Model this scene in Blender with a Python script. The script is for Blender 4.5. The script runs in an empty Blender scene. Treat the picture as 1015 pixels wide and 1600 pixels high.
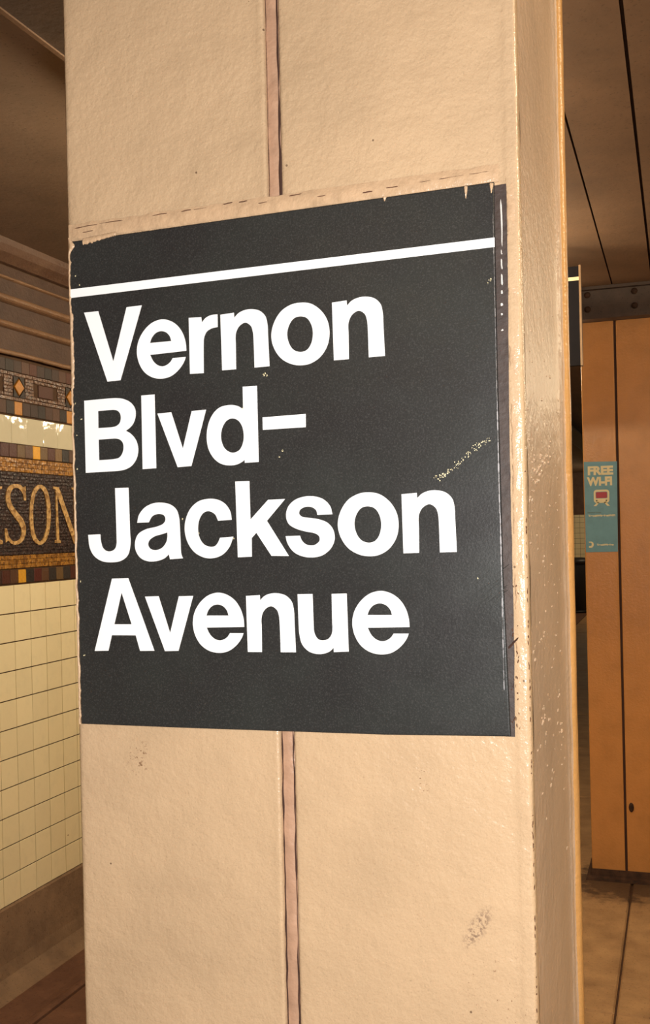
import bpy, math, random
import numpy as np
from mathutils import Vector, Matrix, noise
random.seed(7)
S = bpy.context.scene
C = S.collection

# ------------------------------------------------------------------ camera
CAM_POS = Vector((0, 0, 1.735))
YAW, PITCH, ROLL = math.radians(18.85), 0.0, math.radians(1.28)
fw = Vector((-math.sin(YAW)*math.cos(PITCH), math.cos(YAW)*math.cos(PITCH), math.sin(PITCH)))
r0 = Vector((math.cos(YAW), math.sin(YAW), 0)); u0 = r0.cross(fw)
up = u0*math.cos(ROLL) + r0*math.sin(ROLL); rt = r0*math.cos(ROLL) - u0*math.sin(ROLL)
cd = bpy.data.cameras.new('camera'); cam = bpy.data.objects.new('camera', cd); C.objects.link(cam)
cd.sensor_fit = 'VERTICAL'; cd.sensor_height = 24; cd.sensor_width = 36; cd.lens = 24*1620/1600
cd.shift_y = 31/1600            # the frame sits a little above the level optical axis
cd.clip_start = 0.02
cam.matrix_world = Matrix(((rt.x, up.x, -fw.x, CAM_POS.x), (rt.y, up.y, -fw.y, CAM_POS.y), (rt.z, up.z, -fw.z, CAM_POS.z), (0, 0, 0, 1)))
S.camera = cam

# ------------------------------------------------------------------ light
S.view_settings.view_transform = 'Standard'; S.view_settings.look = 'None'
S.view_settings.exposure = 0; S.view_settings.gamma = 1; S.view_settings.use_curve_mapping = False
w = bpy.data.worlds.new('station_air'); S.world = w; w.use_nodes = True
w.node_tree.nodes['Background'].inputs[0].default_value = (1, .72, .45, 1)
w.node_tree.nodes['Background'].inputs[1].default_value = .05

def lamp(name, kind, loc, energy, color, size=.1, size_y=None, aim=None):
    d = bpy.data.lights.new(name, kind); d.energy = energy; d.color = color
    o = bpy.data.objects.new(name, d); C.objects.link(o); o.location = loc
    if kind == 'AREA':
        d.shape = 'RECTANGLE'; d.size = size; d.size_y = size_y or size
    else:
        d.shadow_soft_size = size
    if aim is not None:
        o.rotation_euler = (Vector(aim)-Vector(loc)).to_track_quat('-Z', 'Y').to_euler()
    return o
WARM = (1, .83, .56)
# the camera's own flash, beside the lens
FLASH = lamp('camera_flash', 'POINT', (0.05, -0.02, 1.705), 39, (1, .985, .96), .016)
# two rows of ceiling tubes hung along the platform, out of the frame
for y, e in ((-2.6, 18), (2.6, 46), (4.1, 56), (5.2, 12), (5.65, 12), (6.1, 12)):
    lamp('ceiling_tube', 'POINT', (-.98, y, 2.62 if y > 5 else 2.70), e, WARM, .07)
for y, e in ((-1.6, 14), (1.0, 80), (4.0, 24), (6.8, 26)):
    lamp('ceiling_tube', 'POINT', (1.5, y, 2.64), e, WARM, .07)
lamp('ceiling_tube', 'POINT', (-.7, 20.6, 2.65), 60, WARM, .07)

# ------------------------------------------------------------------ helpers
def tag(o, label=None, cat=None, group=None, kind=None):
    for k, v in (('label', label), ('category', cat), ('group', group), ('kind', kind)):
        if v: o[k] = v
    return o
def empty(name, loc, label, cat, group=None):
    o = bpy.data.objects.new(name, None); C.objects.link(o); o.location = loc; o.empty_display_size = .1
    return tag(o, label, cat, group)
def link(name, me, mat=None, parent=None, smooth=False, label=None, kind=None):
    """one mesh object; the mesh is in world coordinates and its parents are unrotated"""
    o = bpy.data.objects.new(name, me); C.objects.link(o)
    if mat is not None and not me.materials: me.materials.append(mat)
    if parent is not None:
        o.parent = parent
        off = Vector((0, 0, 0)); p = parent
        while p: off += p.location; p = p.parent
        o.location = -off
    if smooth:
        for p in me.polygons: p.use_smooth = True
    return tag(o, label=label, kind=kind)
class MB:
    def __init__(s): s.v, s.f, s.m = [], [], []
    def quad(s, a, b, c, d, m=0):
        n = len(s.v); s.v += [a, b, c, d]; s.f.append((n, n+1, n+2, n+3)); s.m.append(m)
    def box(s, x0, x1, y0, y1, z0, z1, m=0):
        n = len(s.v)
        s.v += [(x, y, z) for x in (x0, x1) for y in (y0, y1) for z in (z0, z1)]
        for f in ((0,1,3,2), (4,6,7,5), (0,4,5,1), (2,3,7,6), (0,2,6,4), (1,5,7,3)):
            s.f.append(tuple(n+i for i in f)); s.m.append(m)
    def pillow(s, x, y0, y1, z0, z1, d, ch, m=0):
        """a chamfered tile facing +x, proud by d"""
        n = len(s.v)
        s.v += [(x-.004, y0, z0), (x-.004, y1, z0), (x-.004, y1, z1), (x-.004, y0, z1)]
        s.v += [(x+d-ch, y0, z0), (x+d-ch, y1, z0), (x+d-ch, y1, z1), (x+d-ch, y0, z1)]
        s.v += [(x+d, y0+ch, z0+ch), (x+d, y1-ch, z0+ch), (x+d, y1-ch, z1-ch), (x+d, y0+ch, z1-ch)]
        for k in (0, 4):
            for i in range(4):
                j = (i+1) % 4; s.f.append((n+k+i, n+k+j, n+k+4+j, n+k+4+i)); s.m.append(m)
        s.f.append((n+8, n+9, n+10, n+11)); s.m.append(m)
    def grid(s, rows, m=0):
        n = len(s.v); k = len(rows[0])
        for r in rows: s.v += [tuple(p) for p in r]
        for i in range(len(rows)-1):
            for j in range(k-1):
                a = n+i*k+j; s.f.append((a, a+1, a+k+1, a+k)); s.m.append(m)
    def tube(s, pts, rad, seg=8, m=0):
        n = len(s.v); pts = [Vector(p) for p in pts]
        for i, p in enumerate(pts):
            t = (pts[min(i+1, len(pts)-1)]-pts[max(i-1, 0)]).normalized()
            a = t.orthogonal().normalized() if abs(t.z) > .9 else t.cross(Vector((0, 0, 1))).normalized()
            b = t.cross(a); r = rad[i] if isinstance(rad, (list, tuple)) else rad
            for j in range(seg):
                q = 2*math.pi*j/seg; s.v.append(tuple(p+a*(r*math.cos(q))+b*(r*math.sin(q))))
        for i in range(len(pts)-1):
            for j in range(seg):
                k = (j+1) % seg
                s.f.append((n+i*seg+j, n+i*seg+k, n+(i+1)*seg+k, n+(i+1)*seg+j)); s.m.append(m)
        s.f.append(tuple(n+j for j in range(seg))); s.m.append(m)
        s.f.append(tuple(n+(len(pts)-1)*seg+j for j in reversed(range(seg)))); s.m.append(m)
    def lathe(s, c, prof, seg=24, m=0):
        rows = []
        for r, z in prof:
            rows.append([(c[0]+r*math.cos(2*math.pi*j/seg), c[1]+r*math.sin(2*math.pi*j/seg), c[2]+z) for j in range(seg+1)])
        s.grid(rows, m)
    def mesh(s, name):
        me = bpy.data.meshes.new(name); me.from_pydata(s.v, [], s.f)
        if any(s.m): me.polygons.foreach_set('material_index', s.m)
        me.validate(); me.update(); return me
    def build(s, name, mat=None, parent=None, smooth=False, label=None, kind=None, mats=None, weld=False):
        me = s.mesh(name)
        if weld:
            import bmesh
            b = bmesh.new(); b.from_mesh(me); bmesh.ops.remove_doubles(b, verts=b.verts, dist=1e-6); bmesh.ops.recalc_face_normals(b, faces=b.faces); b.to_mesh(me); b.free()
        if mats:
            for q in mats: me.materials.append(q)
        return link(name, me, mat, parent, smooth, label, kind)
def curve_mesh(name, loops, depth, to_world, bevel=0):
    """fill closed outlines (holes allowed) and give them thickness; to_world maps (u, v, w) to world"""
    cu = bpy.data.curves.new(name, 'CURVE'); cu.dimensions = '2D'; cu.fill_mode = 'BOTH'; cu.extrude = depth/2
    for lp in loops:
        sp = cu.splines.new('POLY'); sp.points.add(len(lp)-1)
        for p, (a, b) in zip(sp.points, lp): p.co = (a, b, 0, 1)
        sp.use_cyclic_u = True
    return from_curve(name, cu, to_world)
def from_curve(name, cu, to_world):
    t = bpy.data.objects.new(name, cu); C.objects.link(t)
    bpy.context.view_layer.update()
    me = bpy.data.meshes.new_from_object(t.evaluated_get(bpy.context.evaluated_depsgraph_get()))
    bpy.data.objects.remove(t); bpy.data.curves.remove(cu)
    for v in me.vertices: v.co = to_world(*v.co)
    me.name = name; me.update()
    return me
def text_mesh(name, body, size, depth, to_world, bold=0, width=None, align='LEFT'):
    cu = bpy.data.curves.new(name, 'FONT'); cu.body = body; cu.size = size; cu.extrude = depth/2; cu.offset = bold; cu.align_x = align
    t = bpy.data.objects.new(name, cu); C.objects.link(t); bpy.context.view_layer.update()
    k = width/t.dimensions.x if width else 1
    C.objects.unlink(t); bpy.data.objects.remove(t)
    return from_curve(name, cu, lambda u, v, q: to_world(u*k, v, q))
def parse(s, unit):
    pts = []
    for t in s.split():
        c = t.endswith('c'); x, y = t.rstrip('c').split(','); pts.append((float(x)*unit, float(y)*unit, c))
    return pts
def smooth_loop(pts, sub=6):
    """centripetal Catmull-Rom through the points, broken at corner points"""
    n = len(pts); out = []
    P = [Vector((p[0], p[1])) for p in pts]
    for i in range(n):
        j = (i+1) % n; p1, p2 = P[i], P[j]; out.append(tuple(p1))
        if pts[i][2] and pts[j][2]: continue
        p0 = P[i-1] if not pts[i][2] else p1*2-p2
        p3 = P[(j+1) % n] if not pts[j][2] else p2*2-p1
        if pts[i][2]: p0 = p1 - (P[(j+1) % n]-p1)*.0 - (p2-p1)
        d1, d2, d3 = [max((a-b).length, 1e-9)**.5 for a, b in ((p1, p0), (p2, p1), (p3, p2))]
        m1 = (p1-p0)/d1 - (p2-p0)/(d1+d2) + (p2-p1)/d2
        m2 = (p2-p1)/d2 - (p3-p1)/(d2+d3) + (p3-p2)/d3
        m1 *= d2; m2 *= d2
        for k in range(1, sub):
            t = k/sub; t2, t3 = t*t, t*t*t
            q = p1*(2*t3-3*t2+1) + m1*(t3-2*t2+t) + p2*(-2*t3+3*t2) + m2*(t3-t2)
            out.append(tuple(q))
    return out

# ------------------------------------------------------------------ materials
def lin(r, g, b):
    f = lambda c: c/12.92 if c <= .04045 else ((c+.055)/1.055)**2.4
    return (f(r/255), f(g/255), f(b/255), 1)
class NT:
    def __init__(s, name):
        s.m = bpy.data.materials.new(name); s.m.use_nodes = True; s.t = s.m.node_tree; s.b = s.t.nodes['Principled BSDF']
    def n(s, kind, **kw):
        x = s.t.nodes.new(kind)
        for k, v in kw.items():
            if k in x.inputs.keys() if isinstance(k, str) else False: x.inputs[k].default_value = v
            else: setattr(x, k, v)
        return x
    def l(s, a, b): s.t.links.new(a, b)
    def coord(s): 
        if not hasattr(s, 'c'): s.c = s.n('ShaderNodeNewGeometry').outputs['Position']
        return s.c
    def noise(s, scale, detail=3, rough=.55, vec=None):
        x = s.n('ShaderNodeTexNoise'); x.inputs['Scale'].default_value = scale; x.inputs['Detail'].default_value = detail; x.inputs['Roughness'].default_value = rough
        s.l(vec or s.coord(), x.inputs['Vector']); return x.outputs['Fac']
    def ramp(s, fac, stops):
        x = s.n('ShaderNodeValToRGB'); e = x.color_ramp.elements
        while len(e) < len(stops): e.new(.5)
        for k, (p, c) in enumerate(stops): e[k].position = p; e[k].color = c if len(c) == 4 else (*c, 1)
        s.l(fac, x.inputs[0]); return x.outputs[0]
    def mix(s, fac, a, b, mode='MIX'):
        x = s.n('ShaderNodeMix'); x.data_type = 'RGBA'; x.blend_type = mode
        for v, i in ((fac, 0), (a, 6), (b, 7)):
            if hasattr(v, 'links'): s.l(v, x.inputs[i])
            else: x.inputs[i].default_value = v
        return x.outputs[2]
    def math(s, op, a, b=0, c=0):
        x = s.n('ShaderNodeMath'); x.operation = op
        for i, v in enumerate((a, b, c)):
            if hasattr(v, 'links'): s.l(v, x.inputs[i])
            else: x.inputs[i].default_value = v
        return x.outputs[0]
    def step(s, v, lo, hi):
        x = s.n('ShaderNodeMapRange'); x.inputs[1].default_value = lo; x.inputs[2].default_value = hi; s.l(v, x.inputs[0]); return x.outputs[0]
    def blob(s, c, r):
        """1 at c, 0 outside the ellipsoid r"""
        a = s.n('ShaderNodeVectorMath'); a.operation = 'SUBTRACT'; s.l(s.coord(), a.inputs[0]); a.inputs[1].default_value = c
        b = s.n('ShaderNodeVectorMath'); b.operation = 'DIVIDE'; s.l(a.outputs[0], b.inputs[0]); b.inputs[1].default_value = r
        l = s.n('ShaderNodeVectorMath'); l.operation = 'LENGTH'; s.l(b.outputs[0], l.inputs[0])
        return s.math('SUBTRACT', 1, l.outputs['Value'])
    def bump(s, h, dist, strength=1, prev=None):
        x = s.n('ShaderNodeBump'); x.inputs['Strength'].default_value = strength; x.inputs['Distance'].default_value = dist
        s.l(h, x.inputs['Height'])
        if prev is not None: s.l(prev, x.inputs['Normal'])
        s.l(x.outputs[0], s.b.inputs['Normal']); return x.outputs[0]
    def color(s, c): 
        if hasattr(c, 'links'): s.l(c, s.b.inputs['Base Color'])
        else: s.b.inputs['Base Color'].default_value = c
    def set(s, rough=.5, spec=.5, coat=0):
        s.b.inputs['Roughness'].default_value = rough; s.b.inputs['Specular IOR Level'].default_value = spec
        if coat: s.b.inputs['Coat Weight'].default_value = coat; s.b.inputs['Coat Roughness'].default_value = .1
        return s.m
def scaled(c, k): return (c[0]*k, c[1]*k, c[2]*k, 1)
def plain(name, col, rough=.6, var=.12, vscale=30, bscale=0, bdist=.001, spec=.5):
    t = NT(name); f = t.noise(vscale, 4)
    t.color(t.ramp(f, [(.25, scaled(col, 1-var*1.6)), (.5, col), (.75, scaled(col, 1+var))]))
    if bscale: t.bump(t.noise(bscale, 3), bdist)
    return t.set(rough, spec)
def paint(name, col, marks=False, pits=.7, gloss=.27):
    """thick, many times repainted enamel: orange peel, sags, pits and grime"""
    t = NT(name)
    c = t.ramp(t.noise(9, 4), [(.3, scaled(col, .90)), (.5, col), (.7, scaled(col, 1.06))])
    fine = t.noise(700, 2, .6)
    c = t.mix(t.math('MULTIPLY', t.step(fine, .56, .78), .4), c, scaled(col, .55))
    c = t.mix(t.math('MULTIPLY', t.step(t.noise(640, 2, .65), .58, .74), .3), c, scaled(col, 1.3))
    v = t.n('ShaderNodeTexVoronoi'); v.inputs['Scale'].default_value = 55; t.l(t.coord(), v.inputs['Vector'])
    dot = t.math('LESS_THAN', v.outputs['Distance'], .055)
    rnd = t.math('GREATER_THAN', t.noise(14, 2), .56)
    c = t.mix(t.math('MULTIPLY', t.math('MULTIPLY', dot, rnd), pits), c, lin(70, 45, 30))
    if marks:
        spk = t.noise(420, 2, .7)
        for ctr, r, lo, ink in (((-.4095, .73, 1.559), (.012, .05, .019), .585, lin(125, 92, 66)), ((-.1815, .73, 1.556), (.012, .05, .02), .66, lin(118, 86, 62)), ((-.125, .73, 1.405), (.04, .05, .035), .665, lin(140, 105, 78))):
            b = t.step(t.blob(ctr, r), 0, .7)
            c = t.mix(t.math('MULTIPLY', b, t.step(spk, lo, lo+.06)), c, ink)
        # a grey scuff slanting up to the right
        rot = t.n('ShaderNodeMapping'); rot.vector_type = 'TEXTURE'; rot.inputs['Location'].default_value = (-.1415, .73, 1.451); rot.inputs['Rotation'].default_value = (0, math.radians(32), 0); rot.inputs['Scale'].default_value = (.0075, .05, .022)
        t.l(t.coord(), rot.inputs['Vector']); ln = t.n('ShaderNodeVectorMath'); ln.operation = 'LENGTH'; t.l(rot.outputs[0], ln.inputs[0])
        b = t.step(t.math('SUBTRACT', 1, ln.outputs['Value']), 0, .6)
        c = t.mix(t.math('MULTIPLY', b, t.step(spk, .45, .60)), c, lin(146, 120, 98))
    t.color(c)
    h = t.math('ADD', t.math('ADD', t.math('MULTIPLY', t.noise(230, 3, .55), .6), t.math('MULTIPLY', t.noise(620, 2, .5), .22)), t.noise(80, 2, .5))
    n1 = t.bump(h, .0011, .9)
    return t.set(gloss, .5)
CREAM = lin(202, 171, 136)
M = {
 'paint': paint('cream_paint', CREAM, True), 'side_paint': paint('cream_paint_side', lin(202, 173, 146), gloss=.32),
 'far_paint': paint('orange_paint', lin(206, 143, 82)),
 'seam_paint': plain('seam_paint', lin(186, 147, 120), .35, .15, 60, 120, .0012),
 'crack': plain('crack_grime', lin(62, 36, 24), .8), 'fine_crack': plain('fine_crack', lin(96, 60, 40), .7),
 'bead': plain('paint_lip', lin(203, 169, 134), .3, .1, 120, 260, .0008),
 'residue': plain('bare_edge', lin(66, 52, 46), .6, .2, 150, 200, .0006),
 'white': plain('white_enamel', lin(252, 252, 252), .3, .01, 20),
 'black_sign': plain('black_board', lin(20, 17, 22), .65, spec=.15), 'sign_rim': plain('sign_rim', lin(150, 120, 90), .4),
 'grout': plain('grout', lin(70, 46, 26), .9, .2, 80), 'concrete': None,
}
def sign_mat():
    t = NT('black_enamel')
    c = t.ramp(t.noise(14, 3), [(.3, lin(41, 39, 39)), (.7, lin(46, 47, 45))])
    c = t.mix(t.math('MULTIPLY', t.step(t.noise(800, 2, .7), .50, .72), .42), c, lin(84, 82, 80))
    s = t.noise(1500, 1); pt = t.math('MULTIPLY', t.math('GREATER_THAN', s, .79), t.math('GREATER_THAN', t.noise(12, 2), .5))
    c = t.mix(pt, c, lin(190, 185, 175)); t.color(c)
    r = t.ramp(t.noise(22, 4, .65), [(.3, (.40,)*3), (.7, (.30,)*3)]); t.l(r, t.b.inputs['Roughness'])
    t.b.inputs['Specular IOR Level'].default_value = .35
    t.bump(t.noise(500, 2), .0002, .5)
    return t.m
M['sign'] = sign_mat()
def tile_mat(name, col, rough, spots=True, wave=18):
    t = NT(name)
    oi = t.n('ShaderNodeObjectInfo').outputs['Random']
    c = t.ramp(oi, [(0, scaled(col, .96)), (.5, col), (1, scaled(col, 1.03))])
    c = t.mix(t.math('MULTIPLY', t.step(t.noise(25, 4), .5, .8), .3), c, scaled(col, .8))
    if spots:
        c = t.mix(t.math('GREATER_THAN', t.noise(45, 2, .4), .80), c, lin(120, 80, 45))
    t.color(c); t.bump(t.noise(wave, 2), .002 if wave == 18 else .0045, .6)
    return t.set(rough, .5)
M['tile'] = tile_mat('cream_tile', lin(246, 232, 192), .25)
M['white_tile'] = tile_mat('white_tile', lin(205, 196, 172), .06, False, 12)
def mos(name, col, rough=.42):
    t = NT(name); oi = t.n('ShaderNodeObjectInfo').outputs['Random']
    c = t.ramp(oi, [(0, scaled(col, .75)), (1, scaled(col, 1.15))])
    t.color(t.mix(t.math('MULTIPLY', t.step(t.noise(60, 4), .4, .8), .4), c, scaled(col, .6))); t.bump(t.noise(90, 3), .002)
    return t.set(rough)
M.update({'m_rust': mos('rust_glaze', lin(86, 44, 30)), 'm_brown': mos('brown_glaze', lin(92, 62, 42)), 'm_olive': mos('olive_glaze', lin(116, 88, 54)),
 'm_yellow': mos('yellow_glaze', lin(220, 160, 45)), 'm_slate': mos('slate_glaze', lin(50, 42, 38)), 'm_ochre': mos('ochre_glaze', lin(172, 112, 34)), 'm_dark': mos('dark_glaze', lin(62, 42, 34)), 'm_red': mos('red_glaze', lin(80, 34, 26))})
def tess(name, a, b, rough=.3):
    """tesserae colour: each small stone its own tone"""
    t = NT(name); v = t.n('ShaderNodeTexVoronoi'); v.inputs['Scale'].default_value = 75; t.l(t.coord(), v.inputs['Vector'])
    sp = t.n('ShaderNodeSeparateColor'); t.l(v.outputs['Color'], sp.inputs[0])
    t.color(t.ramp(sp.outputs[0], [(0, a), (1, b)]))
    t.bump(v.outputs['Distance'], .003, .6)
    return t.set(rough)
M['t_gold'] = tess('gold_tesserae', lin(110, 70, 28), lin(180, 128, 58))
M['t_dark'] = tess('dark_tesserae', lin(40, 28, 27), lin(70, 52, 48), .4)
M['t_frame'] = tess('frame_tesserae', lin(72, 46, 34), lin(112, 78, 54))
M['t_letter'] = tess('letter_tesserae', lin(140, 102, 58), lin(212, 172, 112), .4)
def rough_wall(name, a, b, bs=40, rough=.85, scale=7):
    t = NT(name); c = t.ramp(t.noise(scale, 6, .65), [(.3, a), (.7, b)])
    c = t.mix(t.math('MULTIPLY', t.math('GREATER_THAN', t.noise(120, 2, .5), .66), .5), c, scaled(a, .5)); t.color(c)
    t.bump(t.noise(bs, 5, .6), .006 if bs != 50 else .0015, .6); return t.set(rough, .3)
M['concrete'] = rough_wall('wall_base_concrete', lin(120, 96, 76), lin(150, 122, 96))
M['gutter'] = rough_wall('gutter_concrete', lin(92, 62, 48), lin(122, 86, 66))
def floor_mat():
    t = NT('floor_concrete'); c = t.ramp(t.noise(7, 6, .65), [(.3, lin(150, 114, 78)), (.7, lin(188, 148, 104))])
    c = t.mix(t.math('MULTIPLY', t.math('GREATER_THAN', t.noise(120, 2, .5), .66), .5), c, lin(90, 62, 42))
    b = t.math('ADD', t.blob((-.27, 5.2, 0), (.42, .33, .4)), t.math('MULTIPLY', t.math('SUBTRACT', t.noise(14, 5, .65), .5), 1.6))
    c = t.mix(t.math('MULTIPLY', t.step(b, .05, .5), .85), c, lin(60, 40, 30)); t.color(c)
    t.bump(t.noise(60, 5, .6), .005, .6); return t.set(.6, .3)
M['floor'] = floor_mat()
M['joint'] = plain('joint_grime', lin(80, 52, 32), .9)
M['cornice'] = rough_wall('brown_cornice_paint', lin(86, 62, 50), lin(106, 80, 64), 60, .5)
M['ceiling'] = rough_wall('brown_ceiling_paint', lin(112, 86, 66), lin(134, 103, 79), 50, .6, 3)
M['ceiling_left'] = rough_wall('grey_brown_ceiling_paint', lin(116, 97, 82), lin(138, 115, 97), 50, .6, 3)
M['band'] = rough_wall('shaded_band_paint', lin(66, 48, 40), lin(86, 64, 52), 60, .6)  # cornice brown darkened: shade on the recessed flats painted in
M['ridge'] = rough_wall('lit_ridge_paint', lin(112, 84, 64), lin(138, 106, 80), 60, .4)  # cornice brown lightened: lamp highlight on the mouldings put into the colour
M['steel'] = rough_wall('beam_paint', lin(72, 58, 52), lin(94, 76, 66), 50, .5)
M['grime'] = rough_wall('floor_grime', lin(46, 30, 22), lin(84, 56, 40), 50, .8, 30)
M['bin'] = plain('black_bin_paint', lin(30, 26, 26), .5)
M['flange_paint'] = paint('flange_paint', lin(206, 154, 92), gloss=.35)
M['rim_glint'] = plain('rim_highlight', lin(185, 182, 185), .25); M['scuff_grey'] = plain('scuff_grey', lin(92, 92, 90), .5)
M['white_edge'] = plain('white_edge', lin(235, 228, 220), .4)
M['teal'] = plain('teal_print', lin(112, 160, 176), .45, .08, 25)
M['print_cream'] = plain('cream_print', lin(240, 225, 180), .5, .03); M['print_red'] = plain('red_print', lin(180, 60, 75), .5); M['print_grey'] = plain('grey_print', lin(110, 140, 138), .5)
def brick(name, col, mortar, bw, bh):
    t = NT(name); s = t.n('ShaderNodeSeparateXYZ'); t.l(t.coord(), s.inputs[0]); cb = t.n('ShaderNodeCombineXYZ')
    t.l(t.math('ADD', s.outputs[0], s.outputs[1]), cb.inputs[0]); t.l(s.outputs[2], cb.inputs[1])
    x = t.n('ShaderNodeTexBrick'); x.offset = 0; t.l(cb.outputs[0], x.inputs['Vector'])
    x.inputs['Color1'].default_value = col; x.inputs['Color2'].default_value = scaled(col, .93); x.inputs['Mortar'].default_value = mortar
    x.inputs['Scale'].default_value = 1; x.inputs['Mortar Size'].default_value = .0025; x.inputs['Brick Width'].default_value = bw; x.inputs['Row Height'].default_value = bh
    t.color(x.outputs['Color']); return t.set(.45)
M['tile_far'] = brick('far_cream_tile', lin(244, 229, 188), lin(92, 66, 40), .1075, .1131)
M['mosaic_far'] = brick('far_mosaic', lin(100, 76, 62), lin(70, 50, 40), .054, .054)

# ================================================================== the setting
WX = -2.5
CEIL = 2.895
Y0, Y1 = -3.0, 23.0
TY0, TY1 = 2.7395, 4.4595            # stretch of the wall built piece by piece
# left wall: backing, with the stretches far from view in patterned bands
mb = MB(); g, t_, m_, c_ = 0, 1, 2, 3
mb.box(WX-.25, WX-.004, Y0, Y1, 0, CEIL, 0)
for a, b in ((Y0, TY0), (TY1, Y1)):
    mb.box(WX-.004, WX, a, b, .3085, 1.553, 1)
    mb.box(WX-.004, WX, a, b, 1.553, 2.114, 2)
    mb.box(WX-.004, WX, a, b, 2.114, 2.224, 1)
    mb.box(WX-.004, WX, a, b, 2.224, 2.46, 2)
wall = mb.build('wall_left', mats=[M['grout'], M['tile_far'], M['mosaic_far']], kind='structure')

def shared_tile(name, wy, wz, gap, d, ch, mat, gz=None):
    gz = gz or gap; m = MB(); m.pillow(0, -wy/2+gap, wy/2-gap, -wz/2+gz, wz/2-gz, d, ch); me = m.mesh(name); me.materials.append(mat); return me
def piece(name, me, loc, parent, mat=None, tilt=.004, rot=0):
    o = bpy.data.objects.new(name, me); C.objects.link(o); o.parent = parent; o.location = loc
    o.rotation_euler = (rot, random.uniform(-tilt, tilt), random.uniform(-tilt, tilt))
    if mat: o.material_slots[0].link = 'OBJECT'; o.material_slots[0].material = mat
    return o
TW, TH = .1075, .11314
tm = shared_tile('tile', TW, TH, .0015, .0045, .0008, M['tile'], .0022)
wm = shared_tile('glazed_tile', TW, .110, .0008, .006, .0015, M['white_tile'])
for j in range(16):
    for i in range(11):
        piece('tile', tm, (WX-.0045, TY0+TW*(j+.5), .3085+TH*(i+.5)), wall)
    piece('glazed_tile', wm, (WX-.0045, TY0+.006+TW*(j+.5), 2.169), wall, tilt=.03)
P7 = .0533
sm = shared_tile('mosaic_tile', .0533, .055, .0012, .006, .0012, M['m_brown'])
y_ref = 3.5216
low = ['m_yellow', 'm_slate', 'm_red', 'm_brown', 'm_slate', 'm_olive', 'm_slate', 'm_rust', 'm_brown', 'm_slate', 'm_rust', 'm_olive', 'm_dark', 'm_rust', 'm_brown']
upp = ['m_yellow', 'm_olive', 'm_rust', 'm_olive', 'm_slate', 'm_brown', 'm_red', 'm_dark', 'm_olive', 'm_slate', 'm_red', 'm_red', 'm_rust', 'm_olive', 'm_brown']
rowa = ['m_ochre', 'm_dark', 'm_dark', 'm_slate', 'm_brown', 'm_brown', 'm_slate']
for q in ('m_dark', 'm_slate', 'm_brown', 'm_rust'): M['f'+q] = mos('frieze_'+q[2:], {'m_dark': lin(58, 38, 28), 'm_slate': lin(44, 32, 24), 'm_brown': lin(78, 50, 34), 'm_rust': lin(80, 42, 26)}[q], .6)
M['fm_ochre'] = M['m_ochre']
for k in range(-14, 18):
    for ref, z, seq in ((3.5216, 1.5845, low), (3.639, 2.0865, upp), (3.521, 2.2575, rowa)):
        y = ref + P7*(k+.5)
        if TY0 < y-.02 and y+.02 < TY1: piece('mosaic_tile', sm, (WX-.0045, y, z), wall, M[('f' if seq is rowa else '')+seq[k % len(seq)]], .02)
# upper frieze: ochre lozenges in dark fields between framed panels
dm = shared_tile('lozenge_tile', .046, .046, 0, .007, .0015, M['m_ochre'])
fm = shared_tile('frieze_tile', .070, .070, .001, .0055, .0012, M['fm_slate'])
pm = shared_tile('panel_tile', .105, .052, .001, .0055, .0012, M['fm_rust'])
bm_ = shared_tile('block_tile', .0533, .050, .001, .0055, .0012, M['m_dark'])
PER = .3731
for k in range(-2, 3):
    yc = 3.5545+PER*k
    if not TY0+.06 < yc < TY1-.06: continue
    piece('lozenge_tile', dm, (WX-.0035, yc, 2.3435), wall, rot=math.pi/4)
    for q in (-1, 1):
        m = MB()   # corner fields beside the lozenge
        for zq in (-1, 1):
            n = len(m.v); e = .0055
            a, b, c = (0, q*.036, zq*.005), (0, q*.036, zq*.041), (0, q*.002, zq*.041)
            m.v += [a, b, c] + [(e, *v[1:]) for v in (a, b, c)]
            m.f += [(n+3, n+4, n+5), (n, n+1, n+4, n+3), (n+1, n+2, n+5, n+4), (n+2, n, n+3, n+5)]; m.m += [0]*4
        me = m.mesh('corner_field'); me.materials.append(M['fm_slate'])
        piece('corner_field', me, (WX-.0045, yc, 2.3435), wall)
    if yc+PER/2 < TY1-.08: piece('panel_tile', pm, (WX-.0045, yc+PER/2, 2.3435), wall)
for k in range(-14, 18):
    y = 3.521+P7*(k+.5)
    if TY0 < y-.02 and y+.02 < TY1: piece('block_tile', bm_, (WX-.0045, y, 2.426), wall, M[('fm_dark', 'fm_brown', 'fm_rust', 'fm_dark', 'fm_slate')[k % 5]], .02)
# small tesserae, joined: too small to pick apart
def tess_band(name, rects, step, mat, label):
    m = MB()
    for (ya, yb, za, zb) in rects:
        nz = max(1, round((zb-za)/step)); hz = (zb-za)/nz
        for i in range(nz):
            y = ya + random.random()*.3*step
            while y < yb-.002:
                wy = min(step*random.uniform(.8, 1.25), yb-y)
                m.pillow(WX-.0045, y+.0006, y+wy-.0006, za+hz*i+.0006, za+hz*(i+1)-.0006, .0045+random.random()*.0018, .0009); y += wy
    m.build(name, mat, wall, label=label, kind='stuff')
tess_band('gold_tesserae', [(TY0, TY1, 2.002, 2.057)], .0165, M['t_gold'], 'gold tesserae above the name tablet')
tess_band('gold_tesserae', [(TY0, TY1, 1.617, 1.669)], .0165, M['t_gold'], 'gold tesserae below the name tablet')
tess_band('tablet_tesserae', [(TY0, TY1, 1.671, 2.000)], .0135, M['t_dark'], 'dark brown tesserae of the name tablet')
fr = [(TY0, TY1, 2.287, 2.301), (TY0, TY1, 2.386, 2.400)]
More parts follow.
